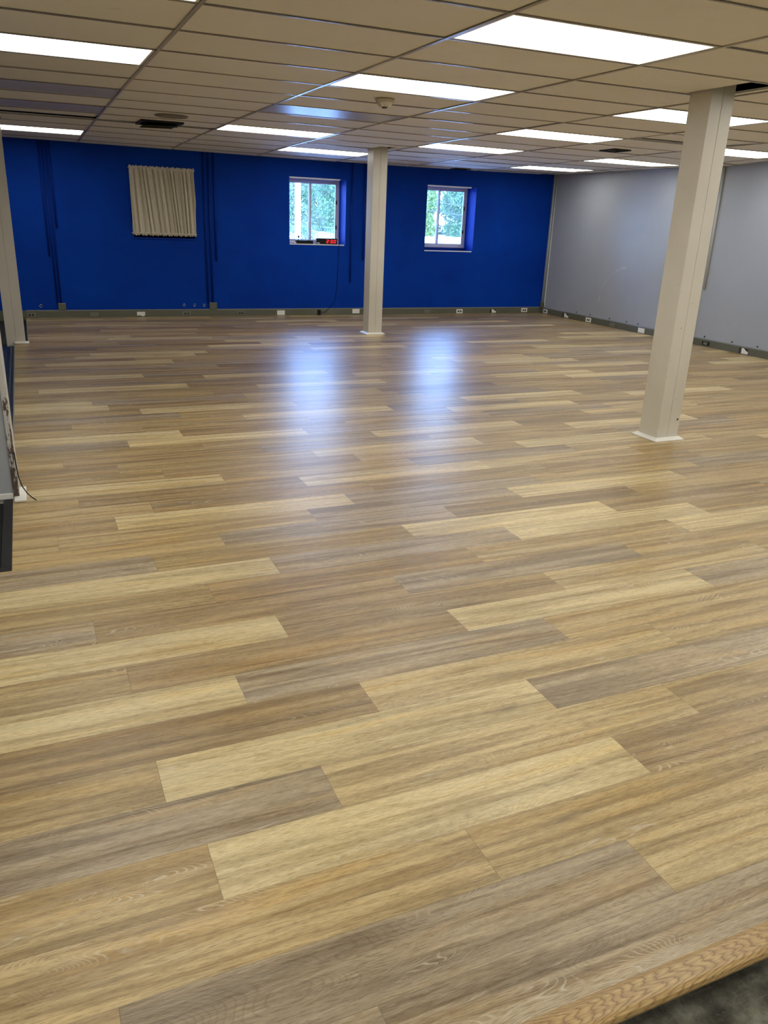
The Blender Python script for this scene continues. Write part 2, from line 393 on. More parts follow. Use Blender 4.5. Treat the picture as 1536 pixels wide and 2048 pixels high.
floor = bpy.data.objects.new('floor', me); COL.objects.link(floor); struct(floor)
STEP = -.11
deck = MB(); deck.box(-6, -3.17, STEP, XR+.3, -.6, -.004); deck.box(-1.02, -.6, STEP, XR+.3, 5.98, -.004); deck.box(-.88, 5.98, STEP, XR+.3, YW+.03, -.004)
deck.build('subfloor', M['void'], floor)
low = MB().box(-6, -9, STEP-.1, XR+.3, -3.17, STEP); struct(low.build('floor_lower_concrete', M['concrete']))
LB = -.035
low = MB().box(-6, .36, STEP-.1, -1.02, 5.98, LB); struct(low.build('floor_blue', M['navy']))
low = MB().box(-6, 5.98, STEP-.1, -.88, YW+.4, LB-.002); struct(low.build('floor_dark', M['void']))
# thin metal edge on the side of the raised floor
MB().box(-1.026, .60, -.02, -1.018, 5.9, .002).box(-.886, 6.15, -.02, -.878, YW-.03, .002).build('floor_edge_strip', M['lip'], floor)
# oak nosing along the near edge
pr = [(-3.160, .0015), (-3.150, -.02), (-3.195, -.024), (-3.214, -.022), (-3.224, -.014), (-3.226, -.006), (-3.222, .002), (-3.212, .0045), (-3.17, .005)]
nose = MB().prism(pr, 'x', -6, XR).build('trim_1', M['oak'], smooth=False); struct(nose)
# navy strip lying in the gap between wood edge and wall stub
st = MB(); st.prism([(-1.10, LB+.001), (-1.045, LB+.001), (-1.045, LB+.016), (-1.052, LB+.022), (-1.066, LB+.022), (-1.10, LB+.006)], 'y', .62, 5.85)
tag(st.build('rubber_cove_strip', M['bluestrip']), 'navy blue rubber strip lying beside the left edge of the wood floor', 'floor strip')
# black mat in the notch
mt = thing('doormat', (-1.5, -.12, -.02), 'black rubber doormat with raised rim at the left edge of the wood floor', 'mat')
MB().box(-2.6, -.55, -.07, -1.065, .366, -.018).build('mat_surface', M['rubber'], mt, bevel=.004)
MB().box(-2.65, -.60, -.07, -1.018, -.55, .003).box(-1.065, -.55, -.07, -1.018, .360, .003).build('mat_rim', M['black'], mt, bevel=.006)
struct(MB().box(-6, -.6, STEP-.1, -1.02, .36, -.07).build('floor_notch', M['concrete']))

# ------------------------------------------------------------------ walls
def wall_holes(xs0, xs1, z0, z1, y0, y1, holes):
    m = MB(); xs = sorted({xs0, xs1, *[h[0] for h in holes], *[h[1] for h in holes]}); zs = sorted({z0, z1, *[h[2] for h in holes], *[h[3] for h in holes]})
    for a, b in zip(xs, xs[1:]):
        for c, d in zip(zs, zs[1:]):
            if any(h[0] <= a and b <= h[1] and h[2] <= c and d <= h[3] for h in holes): continue
            m.box(a, y0, c, b, y1, d)
    bm = m
    return bm
WIN = [(.650, 1.515, 1.108, 2.030), (2.952, 3.865, 1.070, 2.022), (5.266, 6.172, 1.020, 2.022)]
TOPZ = 2.95
wall_back = struct(wall_holes(-6, XR+.3, STEP-.1, TOPZ, YW, YW+.36, WIN).build('wall_back', M['blue'], fix=False))
wall_right = struct(MB().box(XR, -9, STEP-.1, XR+.3, YW, TOPZ).build('wall_right', M['grey']))
wall_left = struct(MB().box(-6.3, -9.3, STEP-.1, -6, YW+.36, TOPZ).build('wall_left', M['brick']))
wall_front = struct(MB().box(-6, -9.3, STEP-.1, XR+.3, -9, TOPZ).build('wall_front', M['brick']))
struct(MB().box(-6.3, -9.3, TOPZ, XR+.3, YW+.36, TOPZ+.2).build('ceiling_deck', M['void']))
# corner beads at head and sill of the recesses
for (x0, x1, z0, z1) in WIN[1:]:
    MB().box(x0, YW-.004, z1-.012, x1-.10, YW+.02, z1+.006).build('corner_bead', M['bead'], wall_back)
    MB().box(x0, YW-.004, z0-.008, x1-.02, YW+.02, z0+.006).build('corner_bead', M['bead'], wall_back)
MB().box(WIN[0][0]-.03, YW-.012, WIN[0][2]-.022, WIN[0][1]+.03, YW, WIN[0][2]-.012).build('sill_lip', M['bluecond'], wall_back)
# rings left on the blue wall
for x, z in ((-.674, .157), (1.305, .162), (1.461, .161), (1.603, .155)):
    m = MB(); k = 14
    ring = [(x+.018*math.cos(2*math.pi*i/k), YW-.004, z+.018*math.sin(2*math.pi*i/k)) for i in range(k+1)]
    m.tube(ring, .004, 6, False).build('anchor_ring', M['metal'], wall_back, smooth=True)
# bolt holes on the grey wall
for y in (7.261, 6.889, 6.386, 5.974, 5.707, 4.341, 3.85, 3.43):
    m = MB(); m.tube([(XR-.003, y, .125), (XR+.01, y, .125)], .012, 10).build('bolt_hole', M['slot'], wall_right)
m = MB()
# raceway baseboards
def raceway_poly(o, s): return [(o, 0.), (o+s*.034, 0.), (o+s*.034, .088), (o+s*.030, .096), (o, .098)]
bb = struct(MB().prism(raceway_poly(YW, -1), 'x', -.87, XR-.034).build('baseboard_back', M['raceway']))
MB().box(-.87, YW-.031, .0965, XR-.034, YW, .103).build('top_lip', M['lip'], bb)
bb2 = struct(MB().box(-6, YW-.034, STEP, -.87, YW, .098).build('baseboard_back_left', M['raceway']))
br = struct(MB().prism(raceway_poly(XR, -1), 'y', -3.1, YW-.034).build('baseboard_right', M['raceway']))
MB().box(XR-.028, -3.1, .0965, XR, YW-.034, .101).build('top_lip', M['lip'], br)

# ------------------------------------------------------------------ windows
def sky_window(name, x0, x1, z0, z1, split, dz=0.):
    y = YW+.30
    r = bpy.data.objects.new(name, None); COL.objects.link(r); r.location = ((x0+x1)/2, y, z0); struct(r)
    fr = MB(); w = .035
    zb = z0+dz
    fr.box(x0, y, zb, x0+w, y+.055, z1).box(x1-w, y, zb, x1, y+.055, z1).box(x0+w, y, zb, x1-w, y+.055, zb+w).box(x0+w, y, z1-w, x1-w, y+.055, z1)
    fr.build('window_frame', M['vinyl'], r, bevel=.003)
    if dz: MB().box(x0, y+.004, z0, x1, y+.055, zb).build('sill_block', M['bluecond'], r)
    sx_ = x0+(x1-x0)*split; s = .03
    for nm, a, b, yy in (('left_sash', x0+w, sx_+.012, y+.028), ('right_sash', sx_-.012, x1-w, y+.004)):
        q = MB(); q.box(a, yy, zb+w, a+s, yy+.02, z1-w).box(b-s, yy, zb+w, b, yy+.02, z1-w).box(a+s, yy, zb+w, b-s, yy+.02, zb+w+s).box(a+s, yy, z1-w-s, b-s, yy+.02, z1-w)
        sash = q.build(nm, M['vinyl'], r, bevel=.002)
        g = MB().box(a+s, yy+.008, zb+w+s, b-s, yy+.012, z1-w-s).build('pane', M['glass']); g.parent = sash; g.matrix_parent_inverse = Matrix.Identity(4); g.location = -sash.location-r.location
    for zz in (zb+.27*(z1-zb), zb+.66*(z1-zb)):
        MB().box(x1-w-.026, y-.010, zz-.03, x1-w-.006, y+.004, zz+.03).build('latch', M['black'], r, bevel=.002)
    return r
sky_window('window_2', *WIN[1], .47)
sky_window('window_3', *WIN[2], .42, .045)
# curtained window, blanked off behind
w1 = bpy.data.objects.new('window_1', None); COL.objects.link(w1); w1.location = (1.08, YW+.3, 1.125); struct(w1)
x0, x1, z0, z1 = WIN[0]
MB().box(x0, YW+.29, z0, x1, YW+.35, z1).build('blackout_board', M['void'], w1)

# curtain
cu = thing('curtain', (1.08, YW-.02, 1.125), 'beige gathered curtain on two rods over the left window of the blue wall', 'curtain')
def cloth():
    m = MB(); nx, nz = 260, 34
    cx0, cx1, cz0, cz1 = .636, 1.528, 1.15, 2.04
    for j in range(nz+1):
        v = j/nz; z = cz0+(cz1-cz0)*v
        for i in range(nx+1):
            u = i/nx
            uu = u-.055*(1-v)*math.sin(math.pi*u)-.035*(1-v)+.008*math.sin(17*u+3*v)
            d = math.sin(uu*2*math.pi*15+1.6*math.sin(9*uu)+.9*math.sin(31*uu))*.75+.35*math.sin(uu*2*math.pi*31+2.2*math.sin(8*uu+1)+v)+.12*math.sin(uu*2*math.pi*63)
            ed = min(1, (1-abs(2*v-1))*9)
            amp = .004+.029*ed
            zz = z
            if j == 0: zz -= .012+.006*math.sin(uu*150)+.005*math.sin(uu*67)+.003*math.sin(uu*283)
            if j == nz: zz += .008+.005*math.sin(uu*140)+.004*math.sin(uu*77)+.003*math.sin(uu*251)
            x = cx0+(cx1-cx0)*u
            m.v.append((x, YW-.034+amp*d-.006*math.sin(math.pi*v), zz))
    for j in range(nz):
        for i in range(nx):
            a = j*(nx+1)+i; m.f.append((a, a+1, a+nx+2, a+nx+1))
    return m
cl = cloth().build('gathered_cloth', M['cloth'], cu, smooth=True, fix=False)
sm = cl.modifiers.new('solid', 'SOLIDIFY'); sm.thickness = .0015
for z in (1.165, 2.022):
    MB().tube([(.632, YW-.040, z), (1.532, YW-.040, z)], .006, 10).build('curtain_rod', M['cloth'], cu, smooth=True)
    for xx in (.624, 1.526): MB().box(xx, YW-.052, z-.005, xx+.008, YW, z+.005).build('rod_bracket', M['white'], cu)

# ------------------------------------------------------------------ columns
def column(cx, cy, label, base=.0005, notrim=None, hw=.098):
    t = thing('column', (cx, cy, base), label, 'column', 'boxed columns')
    g = .0015
    body = MB()
    body.box(cx-hw, cy-hw, base, cx-.001, cy+hw, H+.35)
    body.box(cx+.001, cy-hw, base, cx+hw, cy+hw, H+.35)
    body.box(cx-.002, cy-hw+.003, base, cx+.002, cy+hw-.003, H+.35)
    body.build('shaft', M['column'], t, bevel=.003)
    return t
def trim_ring(t, x0, x1, y0, y1):
    # mitred quarter trim running round the foot of the column
    m = MB(); prof = [(.036, .001), (.036, .008), (.012, .024), (0, .024), (0, .001)]; k = len(prof)
    for sx_, sy_ in ((0, 0), (1, 0), (1, 1), (0, 1)):
        for o_, z_ in prof: m.v.append(((x1+o_) if sx_ else (x0-o_), (y1+o_) if sy_ else (y0-o_), z_))
    for c_ in range(4):
        a_, b_ = c_*k, ((c_+1) % 4)*k
        for q in range(k): m.f.append((a_+q, b_+q, b_+(q+1) % k, a_+(q+1) % k))
    m.build('base_trim', M['white'], t)
c1 = column(3.446, .469, 'large cream boxed column nearest the camera on the right, white base trim'); trim_ring(c1, 3.348, 3.544, .371, .567)
MB().tube([(3.52, .3705, .155), (3.52, .366, .155)], .006, 8).build('screw_hole', M['slot'], c1)
c2 = column(3.461, 6.153, 'cream boxed column standing in the middle before the blue wall'); trim_ring(c2, 3.363, 3.559, 6.055, 6.251)
c3 = column(-1.005, 6.02, 'cream boxed column at the far left edge of the wood floor', base=-.034)
MB().prism([(5.922, .001), (5.886, .001), (5.886, .008), (5.910, .024), (5.922, .024)], 'x', -1.02, -.871).prism([(5.922, .001), (5.95, .001), (5.95, .02), (5.922, .024)], 'x', -.907, -.875).build('base_trim', M['white'], c3, bevel=.002)
# nearest left column with its battered corner
c4 = thing('column', (-1.09, .47, 0), 'grey panelled column at the near left edge with chipped brown corner', 'column', 'boxed columns')
MB().box(-1.20, .385, -.07, -.984, .57, H+.35).build('shaft', M['column'], c4, bevel=.002)
MB().box(-1.17, .374, .03, -1.014, .386, H+.3).build('front_panel', M['grey'], c4, bevel=.001)['label'] = 'smooth grey front panel'
MB().box(-1.19, .368, .0, -1.012, .386, .032).build('bottom_rail', M['white'], c4, bevel=.003)
MB().box(-1.014, .362, .0, -.985, .384, H+.3).build('corner_guard', M['chip'], c4, bevel=.004)['label'] = 'chipped brown and white corner guard'
MB().box(-1.012, .30, .001, -.952, .53, .016).build('base_trim', M['white'], c4, bevel=.005)
pts = [(-.985, .355, .26), (-.983, .345, .20), (-.978, .330, .13), (-.965, .31, .085), (-.945, .295, .05), (-.925, .285, .028), (-.905, .28, .012)]
tag(MB().tube(pts, .003, 8).build('loose_wire', M['black'], smooth=True), 'short black wire sticking out of the chipped column corner', 'wire')

# ------------------------------------------------------------------ ceiling
def sag(x, y):
    yy = max(0., min(YW, y)); xx = max(-1., min(XR, x))
    f = min(1., max(0., yy/2.))
    c = (-.00287, .00136, .00305, -.00051, .00173, -2e-5, -.00088, -.00029, -.00011, .00022, .0001)
    b = (1, xx, yy, xx*xx, xx*yy, yy*yy, xx*xx*yy, xx*yy*yy, yy**3, xx**3, xx*xx*yy*yy)
    s = f*sum(p*q for p, q in zip(c, b))
    # ripple where the tiles meet the grey wall
    d = math.exp(-((x-XR)/.9)**2)
    s += -.030*d*math.exp(-((y-4.55)/.45)**2)
    return s
def Z(x, y): return H+sag(x, y)
CW, CH = 1.22, .61
I0, I1, J0, J1 = -5, 7, -15, 14
LIT = {(i, j) for i in (-1, 1, 3, 5) for j in (-13, -10, -7, -4, -1, 2, 5, 8)} | {(-1, 11), (2, 11), (5, 11)} | {(-3, j) for j in (-10, -4, 2, 8)}  # leftmost row is unseen, added to brighten the floor at the left
DARKL = {(1, 5), (-1, 5), (-1, 7)}
LIT -= {(1, 5), (-1, 5), (-1, 8)}
HOLES = {}                      # rectangles (x0,x1,y0,y1) missing from the tiles
RECTS = [(3.33, 3.60, .045, .585), (3.345, 3.575, 5.80, 6.27), (-1.12, -.89, 5.9, 6.14), (-1.215, -.97, .34, .60),
         (5.42, 5.62, 3.92, 4.16), (5.60, 5.82, 7.98, 8.18), (.43, .80, 5.10, 5.46)]
GAPS = {(-1, 8): .10, (0, 8): .12, (4, 4): .03}   # tiles that have slipped: gap at their far edge
tv, tf, tt = [], [], []
def add_tile_rect(x0, x1, y0, y1, dz, tone, tilt):
    nx = max(1, int((x1-x0)/.3)); ny = max(1, int((y1-y0)/.3))
    n = len(tv)
    for b in range(ny+1):
        for a in range(nx+1):
            x = x0+(x1-x0)*a/nx; y = y0+(y1-y0)*b/ny
            tv.append((x, y, Z(x, y)+.004+dz+tilt[0]*(x-x0)+tilt[1]*(y-y0)))
    for b in range(ny):
        for a in range(nx):
            q = n+b*(nx+1)+a; tf.append((q, q+nx+1, q+nx+2, q+1)); tt.append(tone)
rt_ = random.Random(3)
for i in range(I0, I1):
    for j in range(J0, J1):
        if (i, j) in LIT or (i, j) in DARKL: continue
        x0, x1 = i*CW+.006, min((i+1)*CW-.006, XR); y0, y1 = j*CH+.004, min((j+1)*CH-.004, YW)
        if x0 >= XR or y0 >= YW or x1 < -6 or y0 < -9.2: continue
        x0 = max(x0, -6.0)
        tone = rt_.random(); tilt = (rt_.uniform(-.0012, .0012), rt_.uniform(-.002, .002)); dz = rt_.uniform(0, .003)
        gy = GAPS.get((i, j))
        if gy: y1 -= gy; tilt = (tilt[0], .03)
        hs = [r for r in RECTS if r[0] < x1 and r[1] > x0 and r[2] < y1 and r[3] > y0]
        if not hs: add_tile_rect(x0, x1, y0, y1, dz, tone, tilt); continue
        xs = sorted({x0, x1, *[min(max(v, x0), x1) for h in hs for v in h[:2]]}); ys = sorted({y0, y1, *[min(max(v, y0), y1) for h in hs for v in h[2:]]})
        for a, b in zip(xs, xs[1:]):
            for c, d in zip(ys, ys[1:]):
                mx_, my_ = (a+b)/2, (c+d)/2
                if any(h[0] < mx_ < h[1] and h[2] < my_ < h[3] for h in hs): continue
                add_tile_rect(a, b, c, d, dz, tone, (0, 0))
me = bpy.data.meshes.new('ceiling'); me.from_pydata(tv, [], tf); me.materials.append(M['tile'])
a = me.attributes.new('tile', 'FLOAT', 'FACE')
for k, q in enumerate(tt): a.data[k].value = q
ceiling = bpy.data.objects.new('ceiling', me); COL.objects.link(ceiling); struct(ceiling)
so = ceiling.modifiers.new('solid', 'SOLIDIFY'); so.thickness = .014; so.offset = -1

def blocked(x, y, cols=True): return any(r[0]-.001 < x < r[1]+.001 and r[2]-.001 < y < r[3]+.001 for r in RECTS)
g = MB()
for i in range(I0, I1+1):
    x = i*CW
    if x > XR or x < -6: continue
    hw = .010
    step = .305; y = -9.
    while y < YW-.001:
        y2 = min(y+step, YW)
        if not blocked(x, (y+y2)/2):
            n = len(g.v); wv = .003*math.sin(y*1.7+i)
            for yy in (y, y2):
                w_ = .004*math.sin(yy*1.3+i*2)
                for dx, dz in ((-hw, -.002), (hw, -.002), (hw, .002), (-hw, .002)): g.v.append((x+dx, yy, Z(x, yy)+dz))
            g.f += [(n, n+1, n+5, n+4), (n+2, n+3, n+7, n+6), (n+1, n+2, n+6, n+5), (n, n+4, n+7, n+3)]
        y = y2
g.build('main_tee', M['tee'], ceiling)
g = MB()
for i in range(I0, I1):
    for j in range(J0, J1+1):
        y = j*CH
        if y > YW or y < -9: continue
        xa, xb = max(i*CW+.012, -6), min((i+1)*CW-.012, XR)
        if xa >= xb: continue
        ns = 8
        for s_ in range(ns):
            a_, b_ = xa+(xb-xa)*s_/ns, xa+(xb-xa)*(s_+1)/ns
            if blocked((a_+b_)/2, y): continue
            n = len(g.v)
            for xx in (a_, b_):
                for dy, dz in ((-.0065, -.001), (.0065, -.001), (.0065, .003), (-.0065, .003)): g.v.append((xx, y+dy, Z(xx, y)+dz))
            g.f += [(n, n+4, n+5, n+1), (n+1, n+5, n+6, n+2), (n+2, n+6, n+7, n+3), (n+3, n+7, n+4, n)]
g.build('cross_tee', M['xtee'], ceiling)
# wall angle
wa = MB().box(-6, YW-.022, H-.06, XR, YW, H-.056).box(XR-.022, -9, H-.02, XR, YW, H-.018)

# ceiling lights
def light_mesh(i, j, lit):
    cx, cy = (i+.5)*CW, (j+.5)*CH
    return cx, cy
def warp(o, cx, cy):
    for v in o.data.vertices:
        w = v.co+o.location+(o.parent.location if o.parent else Vector())
        v.co.z += sag(w.x, w.y)
def ceiling_light(i, j, lit, label, group):
    cx, cy = (i+.5)*CW, (j+.5)*CH
    t = thing('ceiling_light', (cx, cy, H), label, 'ceiling light', group)
    hx, hy = CW/2-.014, CH/2-.012
    f = MB(); w = .016
    f.box(cx-hx, cy-hy, H+.001, cx+hx, cy-hy+w, H+.09).box(cx-hx, cy+hy-w, H+.001, cx+hx, cy+hy, H+.09)
    f.box(cx-hx, cy-hy+w, H+.001, cx-hx+w, cy+hy-w, H+.09).box(cx+hx-w, cy-hy+w, H+.001, cx+hx, cy+hy-w, H+.09)
    f.box(cx-hx, cy-hy, H+.09, cx+hx, cy+hy, H+.10)
    o = f.build('housing', M['white'] if lit else M['deadlens'], t, origin=(cx, cy, H)); warp(o, cx, cy)
    n = 6; l = MB()
    for a in range(n):
        xa, xb = cx-hx+w+(2*hx-2*w)*a/n, cx-hx+w+(2*hx-2*w)*(a+1)/n
        l.quad((xa, cy-hy+w, H+.004), (xa, cy+hy-w, H+.004), (xb, cy+hy-w, H+.004), (xb, cy-hy+w, H+.004))
    o = l.build('lens', M['lens'] if lit else M['deadlens'], t, origin=(cx, cy, H), fix=False); warp(o, cx, cy)
    return t
LAB = {(-1, -1): 'lit ceiling panel cut by the top edge, at the upper left', (-1, 2): 'lit ceiling panel cut by the left edge, above the left side',
 (-1, 11): 'thin lit ceiling panel against the blue wall at far left', (1, -1): 'largest lit ceiling panel, at the top right of the ceiling', (1, 2): 'lit ceiling panel just above the smoke detector',
 (1, 8): 'lit ceiling panel between the round speaker grille and the unlit panel', (2, 11): 'lit ceiling panel touching the left side of the middle column top', (3, 2): 'lit ceiling panel passing behind the top of the near right column',
 (3, 5): 'lit ceiling panel left of the near right column and beside the small black vent', (3, 8): 'lit ceiling panel just right of the middle column top', (5, 5): 'lit ceiling panel at the right edge, right of the near column',
 (5, 8): 'lit ceiling panel close to the grey wall, left of the near column', (5, 11): 'lit ceiling panel over the corner of the blue and grey walls',
 (1, 5): 'unlit ceiling panel with a bluish sheen behind the smoke detector', (-1, 5): 'unlit dull ceiling panel on the left, nearer of two', (-1, 7): 'unlit dull ceiling panel on the left, farther of two'}
for (i, j) in sorted(LIT | DARKL):
    if (i+1)*CW > XR+.2: continue
    lab = LAB.get((i, j), 'lit ceiling panel, unseen outside the picture')
    ceiling_light(i, j, (i, j) in LIT, lab, 'recessed ceiling light panels')

# smoke detector
t = thing('smoke_detector', (1.835, 2.19, Z(1.835, 2.19)), 'beige round smoke detector hanging between two ceiling light panels', 'smoke detector')
zc = Z(1.835, 2.19)+.002
MB().lathe([(.074, 0), (.076, -.010), (.070, -.016)], (1.835, 2.19, zc), 32).build('base_plate', M['smoke'], t, smooth=True)
MB().lathe([(.068, -.016), (.064, -.030), (.040, -.050), (.030, -.054)], (1.835, 2.19, zc), 32).build('sensor_dome', M['smoke'], t, smooth=True)
MB().lathe([(.022, -.054), (.020, -.062), (.004, -.064)], (1.835, 2.19, zc), 20).build('sensor_cap', M['slot'], t, smooth=True)
for k in range(4):
    m = MB(); a_ = math.pi/4+k*math.pi/2; m.tube([(1.835+.06*math.cos(a_), 2.19+.06*math.sin(a_), zc-.032), (1.835+.036*math.cos(a_), 2.19+.036*math.sin(a_), zc-.052)], .004, 6)
    m.build('vent_rib', M['white'], t)
# round speaker grille
zc = Z(.62, 4.56)
t = thing('ceiling_speaker', (.62, 4.56, zc), 'dull round speaker grille beside the open black vent in the ceiling', 'speaker')
MB().lathe([(.155, .004), (.157, -.004), (.148, -.009), (.142, -.006)], (.62, 4.56, zc), 40).build('rim', M['disc'], t, smooth=True)
MB().lathe([(.143, .004), (.143, -.005), (.10, -.008), (.01, -.010)], (.62, 4.56, zc), 40).build('grille', M['disc'], t, smooth=True)
# black vents
def vent(x0, x1, y0, y1, label, drop=0.):
    cx, cy = (x0+x1)/2, (y0+y1)/2; z = Z(cx, cy)
    t = thing('ceiling_vent', (cx, cy, z), label, 'vent', 'black ceiling vents')
    w = .018; f = MB()
    f.box(x0-w, y0-w, z-.008, x1+w, y0, z+.004).box(x0-w, y1, z-.008, x1+w, y1+w, z+.004).box(x0-w, y0, z-.008, x0, y1, z+.004).box(x1, y0, z-.008, x1+w, y1, z+.004)
    f.build('frame', M['black'], t)
    s = MB(); k = 5
    for q in range(k):
        yy = y0+(y1-y0)*(q+.5)/k
        s.quad((x0, yy-.02, z+.002), (x1, yy-.02, z+.002), (x1, yy+.012, z+.03), (x0, yy+.012, z+.03))
    s.build('louvres', M['black'], t)
    MB().box(x0, y0, z+.10, x1, y1, z+.11).build('duct', M['void'], t)
    return t
vent(5.42, 5.62, 3.92, 4.16, 'small black vent left of the near right column top')
vent(5.60, 5.82, 7.98, 8.18, 'small black vent close to the blue wall above the right window')
z = Z(.6, 5.3)
t = thing('ceiling_vent', (.6, 5.28, z), 'broken black diffuser hanging askew from the ceiling on the left', 'vent', 'black ceiling vents')
f = MB(); f.box(.40, 5.06, z-.012, .83, 5.10, z+.004).box(.40, 5.46, z-.012, .83, 5.50, z+.004).box(.40, 5.10, z-.012, .44, 5.46, z+.004).box(.79, 5.10, z-.012, .83, 5.46, z+.004); f.build('frame', M['black'], t)
f = MB()
for k in range(4):
    a_ = .17-.04*k; zz = z-.035+.018*k; cx_, cy_ = .60, 5.30
    for q in range(4):
        c_, s_ = [(1, 0), (0, 1), (-1, 0), (0, -1)][q]
        def P(u, v_, w_): return (cx_+u*c_-v_*s_, cy_+u*s_+v_*c_, w_+.03*(cx_+u*c_-v_*s_-.6))
        f.quad(P(a_, -a_, zz), P(a_, a_, zz), P(a_-.035, a_-.035, zz+.022), P(a_-.035, -a_+.035, zz+.022))
f.build('cone_louvres', M['black'], t)
MB().box(.44, 5.10, z+.12, .79, 5.46, z+.13).build('duct', M['void'], t)

# ------------------------------------------------------------------ conduits
def conduit(pts, r, mat, label, group):
    m = MB(); m.tube(pts, r, 10); o = m.build('conduit', mat, smooth=True, origin=pts[-1]); return tag(o, label, 'conduit', group)
yb = YW-.013; TZ = 2.28
for x, zb, lab in ((-.495, .829, 'blue painted conduit at far left of the blue wall, ending half way down'), (-.452, .19, 'blue painted conduit left of the curtain, first of the two reaching the baseboard box'),
                   (-.408, .19, 'blue painted conduit left of the curtain, second of the two reaching the baseboard box'), (-.365, 1.2, 'short blue painted conduit at the right of the far left conduit bundle')):
    conduit([(x, yb, TZ), (x, yb, zb)], .012, M['bluecond'], lab, 'blue conduits left of the curtain')
for x, zb, lab in ((1.668, .19, 'blue painted conduit nearest the right side of the curtain, reaching the baseboard box'), (1.738, .19, 'blue painted conduit right of the curtain, second one reaching the baseboard box'),
                   (1.815, .80, 'blue painted conduit right of the curtain, ending above the floor')):
    conduit([(x, yb, TZ), (x, yb, zb)], .013, M['bluecond'], lab, 'blue conduits right of the curtain')
conduit([(3.956, yb, TZ), (3.956, yb, .503)], .012, M['bluecond'], 'long blue painted conduit beside the left bright window', 'blue conduits beside the middle column')
conduit([(4.170, yb, TZ), (4.170, yb, .853)], .012, M['bluecond'], 'shorter blue painted conduit just left of the middle column', 'blue conduits beside the middle column')
for y, zb, lab in ((8.262, .19, 'thin pale conduit in the room corner, the left one ending on the grey box'), (8.200, .12, 'thin pale conduit in the room corner, the right one with a bent foot')):
    pts = [(XR-.013, y, TZ)] + [(XR-.013, y, zb)] if zb > .15 else [(XR-.013, y, TZ), (XR-.013, y, .19), (XR-.02, y-.02, .15), (XR-.02, y-.02, .105)]
    conduit(pts, .011, M['greycond'], lab, 'pale conduits in the corner')
conduit([(XR-.015, 4.565, TZ), (XR-.015, 4.565, .11)], .013, M['greycond'], 'grey conduit on the grey wall beside the near column, running down to the baseboard', 'grey conduits behind the near column')
conduit([(XR-.015, 4.485, TZ), (XR-.015, 4.485, .745)], .014, M['greycond'], 'grey conduit on the grey wall beside the near column, ending above the floor', 'grey conduits behind the near column')
# riser boxes on the raceway
def riser(x0, x1, lab):
    t = thing('raceway_box', ((x0+x1)/2, YW, .1), lab, 'junction box', 'grey boxes on the raceway')
    MB().box(x0, YW-.036, .097, x1, YW, .195).build('cover', M['raceway'], t, bevel=.003); MB().box(x0, YW-.037, .190, x1, YW, .198).build('cap', M['lip'], t)
riser(-.449, -.348, 'olive box on the back baseboard below the far left blue conduits'); riser(1.682, 1.794, 'olive box on the back baseboard below the conduits right of the curtain')
t = thing('raceway_box', (XR, 8.25, .1), 'dark grey box on the baseboard in the room corner', 'junction box', 'grey boxes on the raceway')
MB().box(XR-.05, 8.225, .097, XR, 8.29, .19).build('cover', M['raceway'], t, bevel=.003)

# ------------------------------------------------------------------ outlets on the raceway
def outlet(pos, side, style, label, w=.115, h=.062, z=.040):
    # local frame: u along wall, out = away from wall
    if side == 'b': base = Vector((pos, YW-.034, z)); U = Vector((1, 0, 0)); O = Vector((0, -1, 0))
    else: base = Vector((XR-.034, pos, z)); U = Vector((0, -1, 0)); O = Vector((-1, 0, 0))
    t = thing('wall_outlet', base, label, 'outlet', 'outlets along the raceway')
    def slab(name, u0, u1, z0, z1, o0, o1, mat, bev=.0015, poly=None):
        m = MB()
        pl = poly or [(u0, z0), (u1, z0), (u1, z1), (u0, z1)]; k = len(pl)
        for oo in (o0, o1):
            for u, zz in pl: m.v.append(tuple(base+U*u+O*oo+Vector((0, 0, zz))))
        m.f = [tuple(range(k))[::-1], tuple(range(k, 2*k))]+[(j, (j+1) % k, k+(j+1) % k, k+j) for j in range(k)]
        return m.build(name, mat, t, bevel=bev)
    W2, H2 = w/2, h/2
    pm = M['plate'] if style.startswith('w') else M['greyplate']
    if style in ('w', 'g'): slab('cover_plate', -W2, W2, -H2, H2, -.001, .006, pm)
    if style == 'wd' or style == 'gd':
        slab('cover_plate', -W2, W2, -H2, H2, -.001, .006, pm)
        for s in (-1, 1):
            slab('socket', s*.022-.015, s*.022+.015, -.017, .017, .005, .009, M['slot'], 0, [(s*.022+.016*math.cos(q*math.pi/6), .017*math.sin(q*math.pi/6)) for q in range(12)])
    if style == 'wb':        # broken plate over a black opening
        slab('opening', -W2-.01, W2*.9, -H2, H2, -.002, .002, M['slot'], 0)
        slab('broken_plate', 0, 0, 0, 0, .002, .008, pm, .0008, [(-W2*.5, -H2), (W2, -H2), (W2*1.0, -H2*.1), (W2*.55, H2*.1), (-W2*.1, H2), (-W2*.5, H2*.95)])
    if style == 'wc':        # plate with a chipped lower edge
        slab('cover_plate', 0, 0, 0, 0, -.001, .007, pm, .0008, [(-W2, -H2*.8), (-.02, -H2*.55), (.012, -H2), (.04, -H2), (W2, -H2*.35), (W2, H2), (-W2, H2)])
    if style == 'gw':        # grey with window opening
        slab('cover_plate', -W2, W2, -H2, H2, -.001, .006, M['black']); slab('faceplate', -W2*.6, W2*.55, -H2*.7, H2*.6, .005, .009, pm)
    if style == 'plug':
        slab('cover_plate', -W2, W2, -H2, H2, -.001, .006, pm); slab('plug_adapter', -.002, .044, -.043, .043, .006, .045, M['black'], .004)
    return t
outlet(-.812, 'b', 'gd', 'grey outlet plate on the back baseboard beside the far left column')
outlet(.022, 'b', 'g', 'grey outlet plate on the back baseboard left of the curtain')
outlet(.671, 'b', 'wc', 'white chipped outlet plate on the back baseboard below the curtain')
